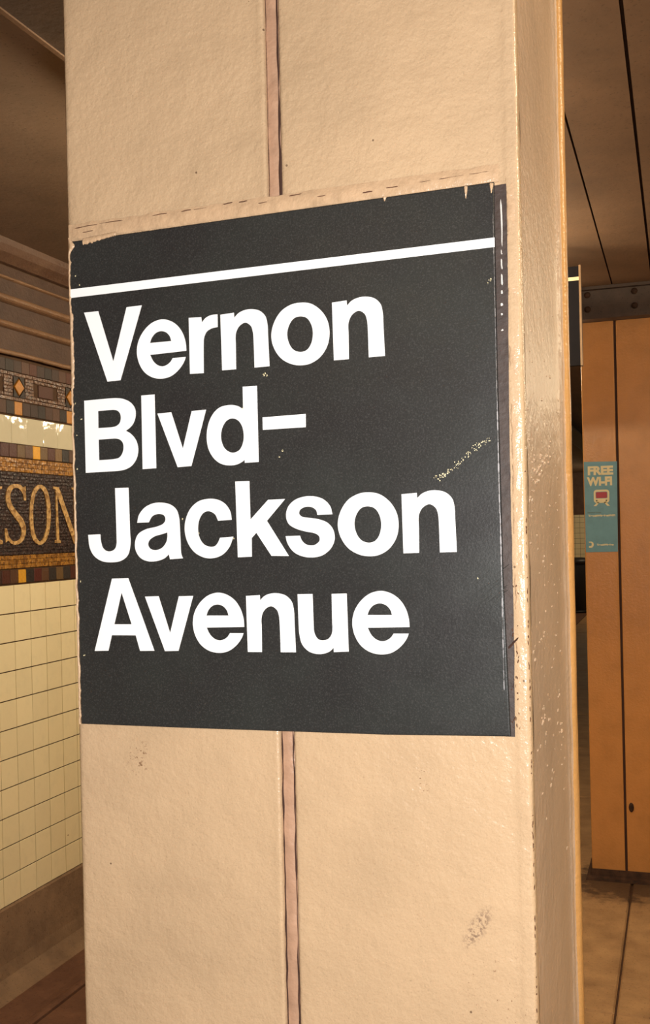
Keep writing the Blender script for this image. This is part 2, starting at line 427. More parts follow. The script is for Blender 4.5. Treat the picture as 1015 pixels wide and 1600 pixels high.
for k in range(-2, 3):
    yc = 3.5545+PER*(k+.5); 
    for q in (-1, 1):
        yq = yc+q*.115
        if TY0 < yq-.03 and yq+.03 < TY1: fr += [(yq-.03, yq+.03, 2.303, 2.384)]
    if TY0 < yc-.09 and yc+.09 < TY1: fr += [(yc-.083, yc+.083, 2.303, 2.3155), (yc-.083, yc+.083, 2.3715, 2.384)]
tess_band('frame_tesserae', fr, .0135, M['t_frame'], 'brown tesserae framing the frieze panels')
WALL_LETTERS = {
    'K': ['33006,19360c 33418,19375c 33416,19293c 33304,19266c 33273,18394c 33977,19276c 33864,19307c 33867,19390c 34248,19403c 34245,19320c 34130,19292c 33528,18543c 34049,17326c 34210,17288c 34205,17146c 33712,17155c 33715,17249c 33811,17282c 33430,18396c 33266,18191c 33234,17291c 33343,17255c 33340,17162c 32929,17169c 32933,17262c 33052,17294c 33121,19260c 33003,19280c'],
    'S': ['35794,19480c 35803,18883c 35659,18880c 35606,19124 35400,19320 35130,19385 34867,19267 34760,19042 34848,18743 35166,18445 35559,18143 35743,17837 35733,17560 35526,17256 35116,17111 34722,17178 34578,17283 34410,17202c 34372,17762c 34498,17762c 34605,17480 34824,17279 35122,17262 35378,17380 35470,17654 35299,17959 34911,18291 34578,18618 34474,18975 34574,19306 34836,19483 35136,19530 35457,19505 35638,19414'],
    'O': ['36030,18300 36126,18921 36387,19395 36799,19566 37229,19422 37476,18951 37529,18312 37404,17673 37123,17231 36704,17074 36284,17244 36069,17681', '36271,18302 36345,18864 36540,19243 36793,19408 37048,19258 37208,18882 37252,18310 37163,17706 36953,17360 36709,17219 36480,17366 36312,17711'],
    'N': ['37756,19523c 38186,19499c 39228,17696c 39312,17695c 39321,19424c 39178,19439c 39182,19532c 39628,19533c 39624,19426c 39490,19422c 39467,17061c 39250,17065c 38046,19125c 38121,17267c 38234,17214c 38230,17129c 37797,17130c 37801,17233c 37928,17283c 37920,19399c 37752,19420c'],
}
for ch in 'KSON':
    loops = [smooth_loop(parse(s, 1e-4), 5) for s in WALL_LETTERS[ch]]
    me = curve_mesh('mosaic_letter', loops, .005, lambda u, v, q: Vector((WX+.0015+q, u, v)))
    link('mosaic_letter', me, M['t_letter'], wall, label='tan mosaic letter '+ch)
# concrete base with a cove, and the brown cornice mouldings
def run(name, prof, mat, parent, y0=Y0, y1=Y1, label=None, kind=None, smooth=False):
    m = MB(); m.grid([[(x, y, z) for x, z in prof] for y in (y0, y1)])
    m.f.append(tuple(range(len(prof)))); m.m.append(0); m.f.append(tuple(range(2*len(prof)-1, len(prof)-1, -1))); m.m.append(0)
    return m.build(name, mat, parent, smooth, label, kind, weld=True)
bb = run('baseboard_left', [(WX, .3085), (WX+.012, .304), (WX+.014, .10), (WX+.022, .05), (WX+.05, .015), (WX+.09, 0), (WX-.003, 0), (WX-.003, .3085)], M['concrete'], None, kind='structure')
def half_round(z0, z1, d):
    r = (z1-z0)/2; c = (z0+z1)/2
    return [(WX-.004, z1)] + [(WX+d*math.cos(a), c+r*math.sin(a)) for a in [math.pi/2-k*math.pi/8 for k in range(9)]] + [(WX-.004, z0)]
run('crown_moulding', [(WX-.004, CEIL), (WX+.075, CEIL), (WX+.072, 2.872), (WX+.055, 2.848), (WX+.03, 2.832), (WX+.016, 2.822), (WX-.004, 2.82)], M['cornice'], wall)
run('cornice_fillet', half_round(2.759, 2.775, .018), M['ridge'], wall)
run('cornice_moulding', half_round(2.664, 2.700, .034), M['ridge'], wall)
run('cornice_moulding', half_round(2.566, 2.597, .030), M['ridge'], wall)
run('plaster_band', [(WX-.004, 2.815), (WX+.001, 2.815), (WX+.006, 2.76), (WX+.006, 2.48), (WX-.004, 2.47)], M['band'], wall)
m = MB(); pts = []; rr = []
for i in range(120):
    y = 2.2+i*.025
    pts.append((WX+.012, y, 2.472+.012*noise.noise((y*3.1, 0, 4))+.004*noise.noise((y*17, 1, 0)))); rr.append(.010+.004*noise.noise((y*14, 5, 2)))
m.tube(pts, rr, 8)
link('painted_cable', m.mesh('painted_cable'), M['ridge'], None, True)
tag(bpy.data.objects['painted_cable'], 'lumpy brown painted cable running along the wall above the mosaic', 'cable')

# floor: concrete slabs over a bed
mb = MB(); mb.box(-2.5, 1.3, Y0, Y1, -.25, -.012); floor = mb.build('floor', M['joint'], kind='structure')
xs = [-2.22, -1.751, -.251, 1.249]; ys = [-3.0, -2.19, -.69, .81, 2.31, 3.81, 5.31, 6.81, 8.31, 9.81, 11.31, 12.81, 14.31, 15.81, 17.31, 18.81, 20.31, 21.81, 23.0]
for i in range(len(xs)-1):
    for j in range(len(ys)-1):
        m = MB(); a, b, c, d = xs[i]+.004, xs[i+1]-.004, ys[j]+.004, ys[j+1]-.004; e = .006
        m.box(a, b, c, d, -.02, -e)
        m.grid([[(a, c, -e), (a+e, c+e, 0)], [(b, c, -e), (b-e, c+e, 0)], [(b, d, -e), (b-e, d-e, 0)], [(a, d, -e), (a+e, d-e, 0)], [(a, c, -e), (a+e, c+e, 0)]])
        m.quad((a+e, c+e, 0), (b-e, c+e, 0), (b-e, d-e, 0), (a+e, d-e, 0))
        m.build('floor_slab', M['gutter' if i == 0 else 'floor'], floor)
run('gutter_strip', [(-2.41, 0.0), (-2.30, -.006), (-2.262, -.002), (-2.250, .005), (-2.236, .006), (-2.224, 0), (-2.224, -.012), (-2.41, -.012)], M['gutter'], floor, label='reddish gutter strip along the wall')
mb = MB(); mb.box(-2.5, -2.41, Y0, Y1, -.012, -.001); mb.build('gutter_bed', M['gutter'], floor)

# ceiling: long painted panels with open joints
mb = MB(); mb.box(-2.75, 2.2, Y0, Y1+.2, CEIL+.03, CEIL+.2); ceiling = mb.build('ceiling', M['joint'], kind='structure')
cx_ = [-2.5, -1.283, -.281, -.097, 1.2, 2.2]
for i in range(5):
    gp = .0035 if i != 3 else .004
    a, b = cx_[i]+gp, cx_[i+1]-(.003 if i != 2 else .005)
    for c, d in ((Y0, 5.2), (5.2, 13), (13, Y1)):
        m = MB(); m.box(a, b, c, d, CEIL, CEIL+.03); m.build('ceiling_panel', M['ceiling_left' if i == 0 else 'ceiling'], ceiling)
# far end wall of the platform
mb = MB(); mb.box(-2.75, 2.2, Y1, Y1+.2, 0, CEIL, 0); mb.box(-2.5, 2.2, Y1-.01, Y1, .3, 1.98, 1); mb.box(-2.5, 2.2, Y1-.02, Y1, 0, .3, 2); mb.box(-2.5, 2.2, Y1-.012, Y1, 1.98, CEIL, 3)
mb.build('wall_back', mats=[M['grout'], M['tile_far'], M['concrete'], M['cornice']], kind='structure')

# long ceiling girder beside the lamps
g = empty('ceiling_girder', (-1.16, 10, 2.895), 'brown steel girder running lengthwise under the ceiling at top left', 'girder')
for nm, b in (('web', (-1.17, -1.15, Y0, Y1, 2.815, 2.895)), ('bottom_flange', (-1.262, -1.06, Y0, Y1, 2.800, 2.815)), ('flange_lip', (-1.274, -1.262, Y0, Y1, 2.796, 2.819))):
    m = MB(); m.box(*b); m.build(nm, M['steel'] if nm != 'flange_lip' else M['ceiling'], g)
# cross beam over the far column
g = empty('cross_beam', (-.6, 5.25, 2.735), 'dark riveted steel beam crossing above the far column', 'beam')
m = MB(); m.box(-2.45, 1.2, 5.205, 5.225, 2.748, 2.894); m.build('web', M['steel'], g)
m = MB(); m.box(-2.45, 1.2, 5.17, 5.62, 2.735, 2.750); m.build('bottom_flange', M['steel'], g)
m = MB(); m.box(-2.45, 1.2, 5.175, 5.206, 2.880, 2.8945); m.build('top_angle', M['steel'], g)
rm = MB(); rm.lathe((0, 0, 0), [(.016, 0), (.0145, .006), (.010, .010), (.004, .012), (0.0005, .0122)], 10); rme = rm.mesh('rivet'); rme.materials.append(M['grime'])
for x in (-.84, -.62, -.40, -.18, .04, .26):
    for z in (2.79, 2.86):
        o = bpy.data.objects.new('rivet', rme); C.objects.link(o); o.parent = g; o.location = (x+.6, 5.205-5.25, z-2.735); o.rotation_euler = (math.pi/2, 0, 0)
        for p in rme.polygons: p.use_smooth = True

# ================================================================== columns
def wob(x, z, s, k): return k*noise.noise((x*s, 3.3, z*s))
def column(root, xl, xa, xb, xr, y, depth, mats, near):
    """built-up steel column: two front plates with a sunk strip between, side plates and a rear flange"""
    H = CEIL-.001 if near else 2.734
    zs = [0, .5, .9, 1.2]+[1.3+.006*i for i in range(151)]+[2.4, 2.6, H] if near else [H*i/60 for i in range(61)]
    def plate(prof, name, mat, amp):
        rows = []
        for z in zs:
            row = []
            for (x, d, k) in prof:
                lump = k*(wob(x, z, 38, .0006)+wob(x, z, 110, .0003))*amp
                row.append((x+(wob(9, z, 22, .0012)*(1 if k > 1.5 else 0)), y+d+lump, z))
            rows.append(row)
        m = MB(); m.grid(rows); return m.build(name, mat, root, True)
    def fill(a, b, n, k=1): return [(a+(b-a)*i/n, 0, k) for i in range(1, n)]
    # outer edge rounded, inner edge turned into the seam
    left = [(xl, .02, 0), (xl, .005, 0), (xl+.0008, .0020, .4), (xl+.0026, .0005, .8), (xl+.005, 0, 1)]+fill(xl+.005, xa-.005, 24)+[(xa-.005, -.0002, 1), (xa-.0028, -.0007, 1.2), (xa-.0012, -.0004, 1.2), (xa-.0002, .0008, 1), (xa, .0025, .6), (xa, .006, 0)]
    plate(left, 'front_plate', mats[0], 1)
    right = [(xb, .006, 0), (xb, .002, .4), (xb+.0012, .0003, 1), (xb+.003, 0, 1)]+fill(xb+.003, xr-.016, 26)+[(xr-.016, 0, 1.2), (xr-.012, .0002, 1.4), (xr-.0095, -.0004, 1.6), (xr-.0065, -.0012, 1.8), (xr-.004, -.0008, 1.8), (xr-.0025, -.0012, 1.8), (xr-.001, -.0006, 1.6), (xr, .0012, 1.2), (xr+.0004, .004, .6), (xr, .012, 0)]
    plate(right, 'front_plate', mats[0], 1)
    strip = [(xa-.002, .0045, .5), (xa+.001, .0040, .9), (xa+.003, .0034, 1.4), ((xa+xb)/2, .0032, 1.4), (xb-.003, .0034, 1.4), (xb-.001, .0040, .9), (xb+.002, .0045, .5)]
    plate(strip, 'seam_strip', mats[1], 1.2)
    def side(x, s, name):
        prof = [(x, .0125), (x, .03)]+[(x, .03+(depth-.07)*i/10) for i in range(1, 10)]+[(x, depth-.036), (x+.0004*s, depth-.0335), (x+.0013*s, depth-.031), (x+.0019*s, depth-.028), (x+.0019*s, depth-.025), (x+.0015*s, depth-.022), (x+.0014*s, depth-.019), (x+.0022*s, depth-.017), (x+.003*s, depth-.0155)]
        rows = [[(px+s*(wob(d*3, z, 40, .0007)), y+d, z) for px, d in prof] for z in zs]
        m = MB(); m.grid(rows); return m.build(name, mats[2], root, True)
    side(xr, 1, 'side_plate'); side(xl, -1, 'side_plate')
    fl = [(xl-.002, -.016), (xl-.005, -.0145), (xl-.007, -.010), (xl-.007, -.003), (xl-.005, 0), (xr+.005, 0), (xr+.007, -.003), (xr+.007, -.010), (xr+.0055, -.0142), (xr+.003, -.0158), (xr-.004, -.016)]
    rows = [[(px+wob(px, z, 25, .0007), y+depth+d, z) for px, d in fl] for z in zs]
    m = MB(); m.grid(rows); m.build('rear_flange', mats[3], root, True)
XL, XA, XB, XR = -.4652, -.2890, -.2780, -.1008
near = empty('support_column', (-.282, .865, 0), 'cream painted steel column with centre seam carrying the black station name sign', 'column', 'steel columns along the platform')
column(near, XL, XA, XB, XR, .73, .271, (M['paint'], M['seam_paint'], M['side_paint'], M['flange_paint']), True)
far = empty('support_column', (-.277, 5.385, 0), 'orange painted steel column farther back carrying the teal notice', 'column', 'steel columns along the platform')
column(far, -.4415, -.2835, -.272, -.1015, 5.25, .271, (M['far_paint'], M['crack'], M['far_paint'], M['far_paint']), False)
# dried nibs and runs of paint on the near column's side
m = MB(); rs = random.Random(3)
def nib(y, z, r, h):
    rows = []
    for q in (1, .8, .5, .2, .02):
        rows.append([(XR-.0002+h*math.sqrt(max(0, 1-q*q)), y+r*q*1.5*math.cos(a*math.pi/4), z+r*q*.55*math.sin(a*math.pi/4)) for a in range(9)])
    m.grid(rows)
for i in range(120):
    z = rs.triangular(1.42, 1.98, 1.72); nib(rs.uniform(.748, .955), z, rs.uniform(.0012, .0034), rs.uniform(.0004, .0011))
for i in range(34):
    q = rs.random(); nib(.75+.13*q+rs.gauss(0, .012), 1.765+.035*q+rs.gauss(0, .006), rs.uniform(.002, .005), rs.uniform(.0008, .0016))
for i in range(24): nib(rs.uniform(.75, .95), rs.uniform(1.52, 1.60), rs.uniform(.0015, .004), rs.uniform(.0006, .0014))
m.build('paint_nib', M['side_paint'], near, True, label='lumps of dried paint on the side plate', kind='stuff')
# foot of the far column: angle plates, grimy
m = MB(); m.grid([[(-.47, 5.212, 0), (-.466, 5.216, .012), (-.452, 5.238, .018), (-.445, 5.246, .05)], [(-.07, 5.212, 0), (-.074, 5.216, .012), (-.09, 5.238, .018), (-.095, 5.246, .05)], [(-.07, 5.556, 0), (-.074, 5.552, .012), (-.09, 5.532, .018), (-.09, 5.52, .05)], [(-.47, 5.556, 0), (-.466, 5.552, .012), (-.455, 5.532, .018), (-.453, 5.52, .05)], [(-.47, 5.212, 0), (-.466, 5.216, .012), (-.452, 5.238, .018), (-.445, 5.246, .05)]])
m.build('base_plate', M['grime'], far, label='grimy foot of the column')
m = MB(); m.lathe((0, 0, 0), [(.014, 0), (.013, .004), (.008, .006), (.0005, .0065)], 10)
o = m.build('plug', M['grime'], far, True, label='dark plug in the right plate'); o.location = Vector((-.2492, 5.2495, .36))-far.location; o.rotation_euler = (math.pi/2, 0, 0); o.scale = (.9, 1.7, 1)
# cracks along the seam, paint lips and cracks around the sign
def ribbon(m, pts, w0, yy, seed):
    """thin wobbling ribbon in the column's front plane"""
    rows = []
    for i, (x, z) in enumerate(pts):
        a = pts[max(i-1, 0)]; b = pts[min(i+1, len(pts)-1)]; t = Vector((b[0]-a[0], b[1]-a[1])).normalized(); n_ = Vector((-t.y, t.x))
        w_ = w0*(.75+.9*noise.noise((z*60+seed, x*60, seed)))
        if i in (0, len(pts)-1): w_ *= .3
        rows.append([(x-n_.x*w_, yy, z-n_.y*w_), (x, yy-.0003, z), (x+n_.x*w_, yy, z+n_.y*w_)])
    m.grid(rows)
def wline(x0, z0, x1, z1, n, amp, seed):
    return [(x0+(x1-x0)*i/n+amp*noise.noise((i*.35, seed, 0)), z0+(z1-z0)*i/n+amp*noise.noise((i*.35, seed, 9))*.5) for i in range(n+1)]
for (x, za, zb, w_) in ((XA+.0012, 1.30, 1.586, .0007), (XB-.0006, 1.30, 1.586, .0006), (XB-.0008, 1.98, 2.3, .0009), (XA+.001, 1.98, 2.3, .0003)):
    m = MB(); ribbon(m, wline(x, za, x, zb, 60, .0007, x*90+za), w_, .7316, za*7+x); m.build('seam_crack', M['crack'], near)
m = MB()
for (x0, z0, x1, z1) in ((-.4569, 1.9855, -.436, 1.9868), (-.434, 1.9868, -.4127, 1.9872), (-.45, 1.9815, -.44, 1.982), (-.3869, 1.9876, -.374, 1.9880), (-.362, 1.9878, -.353, 1.9882), (-.351, 1.9878, -.3401, 1.9882), (-.326, 1.9890, -.318, 1.9894), (-.313, 1.9888, -.306, 1.9892), (-.297, 1.986, -.29, 1.9864), (-.272, 1.9885, -.262, 1.989), (-.25, 1.985, -.243, 1.9854), (-.2151, 1.9837, -.207, 1.984), (-.197, 1.9848, -.188, 1.985), (-.172, 1.9858, -.164, 1.986), (-.158, 1.9862, -.140, 1.9868), (-.136, 1.9868, -.122, 1.987)):
    ribbon(m, wline(x0+.001, z0-.0014, x1+.001, z1-.0014, 8, .0006, x0*77), .00042, .7282, x0*31)
tw = MB(); ribbon(tw, wline(-.1146, 1.6506, -.1074, 1.6583, 8, .0005, 3), .0011, .7266, 5); tw.build('paint_gouge', M['crack'], near, label='short dark gouge in the paint beside the sign')
for i in range(26):
    z = random.uniform(1.59, 1.70); x = -.1095+random.gauss(0, .0022); l = random.uniform(.0008, .003)
    ribbon(m, wline(x, z, x+random.gauss(0, .0006), z+l, 3, .0005, i), .0004, .7278, i)
for i in range(60):
    z = random.uniform(1.32, 1.78); ribbon(m, wline(-.1008, z, -.1008+random.gauss(0, .0003), z+random.uniform(.001, .004), 3, .0003, i*3), .00035, .7288, i)
m.build('paint_crack', M['fine_crack'], near, kind='stuff', label='cracks in the paint around the sign')
# paint lip above the sign, overlapping its top edge
def lip(name, path, top_off, low_off, yy, seed, thick=.0022, label=None):
    rows = []
    for i, (x, z, nx, nz) in enumerate(path):
        a = top_off+.0016*noise.noise((i*.16, seed, 0)); b = low_off+.0011*noise.noise((i*.45, seed, 5))+.0009*noise.noise((i*1.3, seed, 7))
        if label and i < 26 and 'upper' in name: b += .0
        row = []
        for k in range(7):
            q = k/6; s_ = a+(b-a)*q
            bulge = math.sin(math.pi*min(1, q*.85+.06))*thick*min(1, i/5)*(1+.5*noise.noise((i*.3, q*3, seed)))
            row.append((x+nx*s_, yy-bulge, z+nz*s_))
        row.append((x+nx*(b-(b-a)*.02), yy+.0035, z+nz*(b-(b-a)*.02)))
        rows.append(row)
    m = MB(); m.grid(rows); return m.build(name, M['bead'], near, True, label)
n = 150
lip('paint_lip', [(-.4625+.348*i/n, 1.9754+.0025*i/n, 0, -1) for i in range(n+1)], -.0125, .0006, .7293, 3, .0011, 'rolled paint lip along the top of the sign')
lip('paint_lip', [(-.1124, 1.9806-.394*i/n, -1, 0) for i in range(n+1)], -.0095, -.0028, .7296, 8, .0006, 'ragged paint lip along the right of the sign')
# ragged chips at the left edge
rows = []; n = 260
for i in range(n+1):
    z = 1.9762-.3915*i/n; x0 = -.4612+.0003*min(1, max(0, (1.72-z)/.13))
    wv = .0016+.0013*noise.noise((i*.11, 2, 0))+.0013*max(0, noise.noise((i*.42, 7, 1)))+.0006*noise.noise((i*1.7, 4, 4))
    if z > 1.9637: wv += .0052*max(0, 1-abs(z-1.9697)/.006)
    if 1.855 < z < 1.915: wv += .0016
    if z < 1.80: wv += .0004
    wv = max(.0005, wv)
    rows.append([(x0-.0006, .7330, z), (x0, .7262, z), (x0+wv*.5, .7248, z), (x0+wv*.92, .7252, z), (x0+wv, .7262, z)])
m = MB(); m.grid(rows); m.build('paint_lip', M['bead'], near, True, label='chipped paint along the left edge of the sign')
rows = []; n = 60
for i in range(n+1):
    x = -.4470+.030*i/n; z = 1.9735+.002*i/n
    d = .0042*(1-i/n)*(.6+.5*noise.noise((i*.22, 1, 1)))+.0018+.0008*noise.noise((i*.8, 2, 3))
    if i == n: d = .0002
    rows.append([(x, .7258, z+.001), (x, .7246, z-d*.4), (x, .7250, z-d*.9), (x, .7262, z-d)])
m = MB(); m.grid(rows); m.build('paint_drip', M['bead'], near, True, label='paint run over the top left of the sign')
for x, l in ((-.1372, .0085), (-.1965, .003), (-.1192, .007)):
    m = MB(); m.grid([[(x-.0014*(1-q**1.5), .7262, 1.9762-l*q), (x-.0003, .7246, 1.9762-l*q), (x+.0014*(1-q**1.5), .7262, 1.9762-l*q)] for q in (0, .3, .6, .85, 1)])
    m.build('paint_drip', M['bead'], near, True)

# ================================================================== station sign
sg = empty('station_sign', (-.287, .728, 1.5854), 'black enamel sign with white words fixed to the cream column', 'sign')
def extruded(name, poly, y0, y1, mat, parent, bevel=0, label=None):
    import bmesh
    b = bmesh.new(); vs = [b.verts.new((x, y0, z)) for x, z in poly]; f = b.faces.new(vs)
    r = bmesh.ops.extrude_face_region(b, geom=[f])
    for v in r['geom']:
        if isinstance(v, bmesh.types.BMVert): v.co.y = y1
    bmesh.ops.recalc_face_normals(b, faces=b.faces)
    if bevel:
        es = [e for e in b.edges if all(abs(v.co.y-y0) < 1e-6 for v in e.verts)]
        bmesh.ops.bevel(b, geom=es, offset=bevel, segments=3, profile=.5, affect='EDGES')
    me = bpy.data.meshes.new(name); b.to_mesh(me); b.free()
    return link(name, me, mat, parent, False, label)
extruded('panel', [(-.4608, 1.9735), (-.1176, 1.9773), (-.1180, 1.8535), (-.1172, 1.701), (-.1144, 1.5890), (-.206, 1.5864), (-.36, 1.5850), (-.4590, 1.5846)], .726, .7308, M['sign'], sg, .0011)
# dark bare edge left and right where the paint stops short of the sign
n = 40; pl = [(-.1200, 1.9752), (-.1195, 1.5885)]
for i in range(n+1):
    z = 1.5885+.3872*i/n; q = (z-1.5885)/.3872
    pl.append((-.1118+.0022*q+.0004*math.sin(q*9)+.0005*noise.noise((i*.6, 0, 2)), z))
extruded('bare_edge', pl, .7289, .7302, M['residue'], sg, 0, 'dark strip of old edging along the right of the sign')
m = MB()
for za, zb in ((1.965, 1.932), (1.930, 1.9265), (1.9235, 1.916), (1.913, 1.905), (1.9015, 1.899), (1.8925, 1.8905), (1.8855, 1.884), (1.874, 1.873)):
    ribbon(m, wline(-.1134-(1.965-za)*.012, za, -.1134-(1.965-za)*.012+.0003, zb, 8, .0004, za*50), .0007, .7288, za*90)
m.build('white_dashes', M['white_edge'], sg, kind='stuff', label='white dashes along the dark strip')  # short white ribbons laid along the dark strip
extruded('stripe', [(-.4606, 1.9348), (-.1178, 1.9381), (-.1178, 1.9315), (-.4606, 1.9279)], .7256, .7262, M['white'], sg)
# letter outlines on the sign's face, in tenths of a millimetre; c marks a corner
GLYPHS = {
    'V': ['-4476,19150c -4346,19151c -4219,18741c -4091,19159c -3955,19162c -4159,18587c -4277,18583c'],
    'e': ['-1851,16651c -1855,16710 -1878,16787 -1923,16852 -1986,16895 -2059,16912 -2140,16894 -2210,16843 -2262,16768 -2282,16681 -2266,16588 -2218,16510 -2144,16463 -2060,16450 -1983,16466 -1915,16514 -1873,16568 -1858,16604c -1970,16603c -1990,16576 -2020,16555 -2061,16546 -2104,16560 -2141,16595 -2165,16643c', '-2165,16736c -2149,16774 -2114,16809 -2067,16821 -2022,16807 -1992,16775 -1979,16737c'],
    'r': ['-3551,19027c -3444,19024c -3438,18983c -3411,19012 -3364,19031 -3307,19033c -3308,18936c -3360,18929 -3404,18905 -3425,18861 -3429,18822 -3434,18592c -3551,18594c'],
    'n': ['-1889,17609c -1775,17615c -1773,17577c -1738,17608 -1689,17626 -1633,17629 -1565,17611 -1518,17564 -1502,17489 -1501,17442 -1494,17187c -1616,17185c -1620,17418 -1624,17459 -1639,17502 -1684,17531 -1733,17509 -1759,17469 -1767,17429 -1766,17381 -1768,17184c -1884,17183c'],
    'o': ['-2377,17402 -2353,17499 -2293,17581 -2212,17623 -2137,17631 -2054,17615 -1977,17557 -1930,17481 -1915,17391 -1934,17296 -1992,17215 -2072,17172 -2148,17165 -2222,17180 -2301,17227 -2358,17311', '-2249,17406 -2230,17475 -2193,17518 -2145,17529 -2092,17513 -2058,17464 -2045,17395 -2061,17319 -2095,17276 -2145,17264 -2198,17283 -2233,17330'],
    'B': ['-4493,18445c -4239,18449 -4194,18447 -4137,18437 -4076,18407 -4038,18360 -4031,18305 -4052,18241 -4087,18205 -4121,18185c -4077,18158 -4033,18106 -4015,18036 -4031,17962 -4078,17904 -4140,17877 -4186,17871 -4231,17869 -4493,17866c', '-4368,18355c -4259,18356 -4225,18355 -4191,18346 -4169,18320 -4164,18286 -4176,18248 -4205,18227 -4239,18220 -4268,18219 -4369,18219c', '-4369,18126c -4247,18128 -4213,18127 -4179,18118 -4152,18092 -4146,18047 -4160,18003 -4189,17974 -4229,17966 -4263,17964 -4368,17962c'],
    'l': ['-3978,18454c -3860,18455c -3860,17877c -3980,17875c'],
    'v': ['-3985,16872c -3864,16876c -3771,16590c -3689,16875c -3566,16878c -3702,16450c -3820,16446c'],
    'd': ['-3112,18466c -2994,18465c -2994,17889c -3108,17887c -3109,17910c -3133,17894 -3181,17876 -3244,17874 -3307,17889 -3364,17932 -3408,18007 -3421,18100 -3405,18196 -3366,18271 -3312,18317 -3254,18332 -3191,18331 -3144,18316 -3112,18293c', '-3301,18104 -3287,18166 -3251,18215 -3206,18230 -3157,18213 -3124,18166 -3112,18103 -3119,18042 -3147,17990 -3189,17970 -3231,17975 -3272,18006 -3295,18055'],
    '-': ['-2955,18224c -2608,18230c -2610,18132c -2955,18129c'],
    'J': ['-4230,17735c -4109,17734c -4104,17364 -4102,17300 -4126,17204 -4181,17160 -4263,17145 -4364,17156 -4436,17201 -4472,17266 -4484,17368c -4373,17371c -4369,17321 -4352,17264 -4316,17236 -4276,17235 -4242,17254 -4227,17294 -4226,17342'],
    'a': ['-4039,17454c -4023,17513 -3973,17570 -3901,17602 -3821,17607 -3743,17589 -3692,17547 -3671,17480 -3668,17433 -3664,17308 -3660,17206 -3647,17169c -3759,17163c -3767,17202c -3806,17171 -3877,17150 -3957,17151 -4019,17179 -4057,17235 -4062,17299 -4035,17362 -3968,17400 -3861,17422 -3808,17444 -3790,17475 -3803,17507 -3850,17519 -3904,17502 -3937,17455c', '-3776,17373c -3819,17361 -3890,17343 -3935,17313 -3946,17281 -3928,17249 -3884,17237 -3830,17251 -3791,17291 -3777,17333'],
    'c': ['-3227,17458c -3238,17523 -3279,17581 -3337,17614 -3414,17624 -3500,17608 -3570,17556 -3612,17479 -3626,17393 -3606,17299 -3552,17220 -3476,17176 -3399,17166 -3314,17190 -3254,17246 -3216,17329c -3328,17323c -3346,17286 -3372,17260 -3414,17256 -3465,17276 -3501,17328 -3512,17398 -3498,17468 -3462,17517 -3416,17528 -3366,17503 -3341,17453c'],
    'k': ['-3191,17748c -3074,17748c -3071,17457c -2925,17601c -2787,17603c -2938,17443c -2767,17175c -2907,17178c -3026,17354c -3065,17316c -3067,17174c -3183,17171c'],
    's': ['-2417,17479c -2433,17539 -2484,17591 -2550,17614 -2624,17617 -2708,17594 -2765,17543 -2783,17476 -2765,17418 -2713,17382 -2631,17356 -2556,17340 -2524,17317 -2522,17286 -2551,17259 -2588,17251 -2633,17263 -2662,17292 -2675,17326c -2790,17324c -2776,17270 -2732,17208 -2665,17173 -2583,17162 -2501,17177 -2433,17229 -2403,17298 -2415,17368 -2458,17418 -2524,17444 -2598,17457 -2651,17465 -2677,17487 -2672,17515 -2641,17535 -2596,17540 -2559,17526 -2540,17504 -2535,17476c'],
    'A': ['-4276,17016c -4129,17019c -3912,16447c -4039,16444c -4074,16566c -4288,16565c -4322,16441c -4448,16437c', '-4192,16904c -4263,16653c -4109,16654c'],
    'u': ['-2705,16889c -2586,16891c -2583,16657 -2581,16615 -2570,16581 -2547,16554 -2511,16547 -2470,16559 -2444,16592 -2436,16640 -2437,16670 -2437,16891c -2320,16894c -2314,16467c -2430,16461c -2431,16493c -2459,16467 -2505,16449 -2563,16445 -2627,16464 -2678,16516 -2698,16595 -2701,16644'],
}
def letter(ch, dx=0, dz=0):
    loops = [[(a+dx, b+dz) for a, b in smooth_loop(parse(s, 1e-4), 6)] for s in GLYPHS[ch]]
    me = curve_mesh('letter', loops, .0005, lambda u, v, q: Vector((u, .7259-q, v)))
    link('letter', me, M['white'], sg)
for ch, dx, dz in (('V', 0, 0), ('e', -.1726, .2124), ('r', 0, 0), ('n', -.13947, .14184), ('o', -.04925, .1429), ('n', -.04949, .1428),
                   ('B', 0, 0), ('l', 0, 0), ('v', .01456, .14315), ('d', 0, 0), ('-', 0, 0),
                   ('J', 0, 0), ('a', 0, 0), ('c', 0, 0), ('k', 0, 0), ('s', 0, 0), ('o', 0, 0), ('n', 0, 0),
                   ('A', 0, 0), ('v', 0, 0), ('e', -.1292, -.0010), ('n', -.1234, -.07322), ('u', 0, 0), ('e', 0, 0)):
    letter(ch, dx, dz)
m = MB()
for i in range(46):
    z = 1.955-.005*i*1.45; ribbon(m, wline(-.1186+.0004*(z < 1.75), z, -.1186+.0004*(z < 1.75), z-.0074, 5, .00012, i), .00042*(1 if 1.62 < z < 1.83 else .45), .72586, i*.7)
m.build('rim_highlight', M['rim_glint'], sg, kind='stuff', label='painted highlight down the right rim of the sign')  # pale ribbon painted in for the specular highlight along the rim
m = MB()
for i in range(34):
    x = random.uniform(-.142, -.122); z = random.uniform(1.678, 1.705); l = random.uniform(.003, .012)
    ribbon(m, wline(x, z, x+l, z+l*.75, 6, .0004, i), .00022, .7259, i)
m.build('scuff', M['scuff_grey'], sg, kind='stuff', label='faint grey scuffs low on the right')
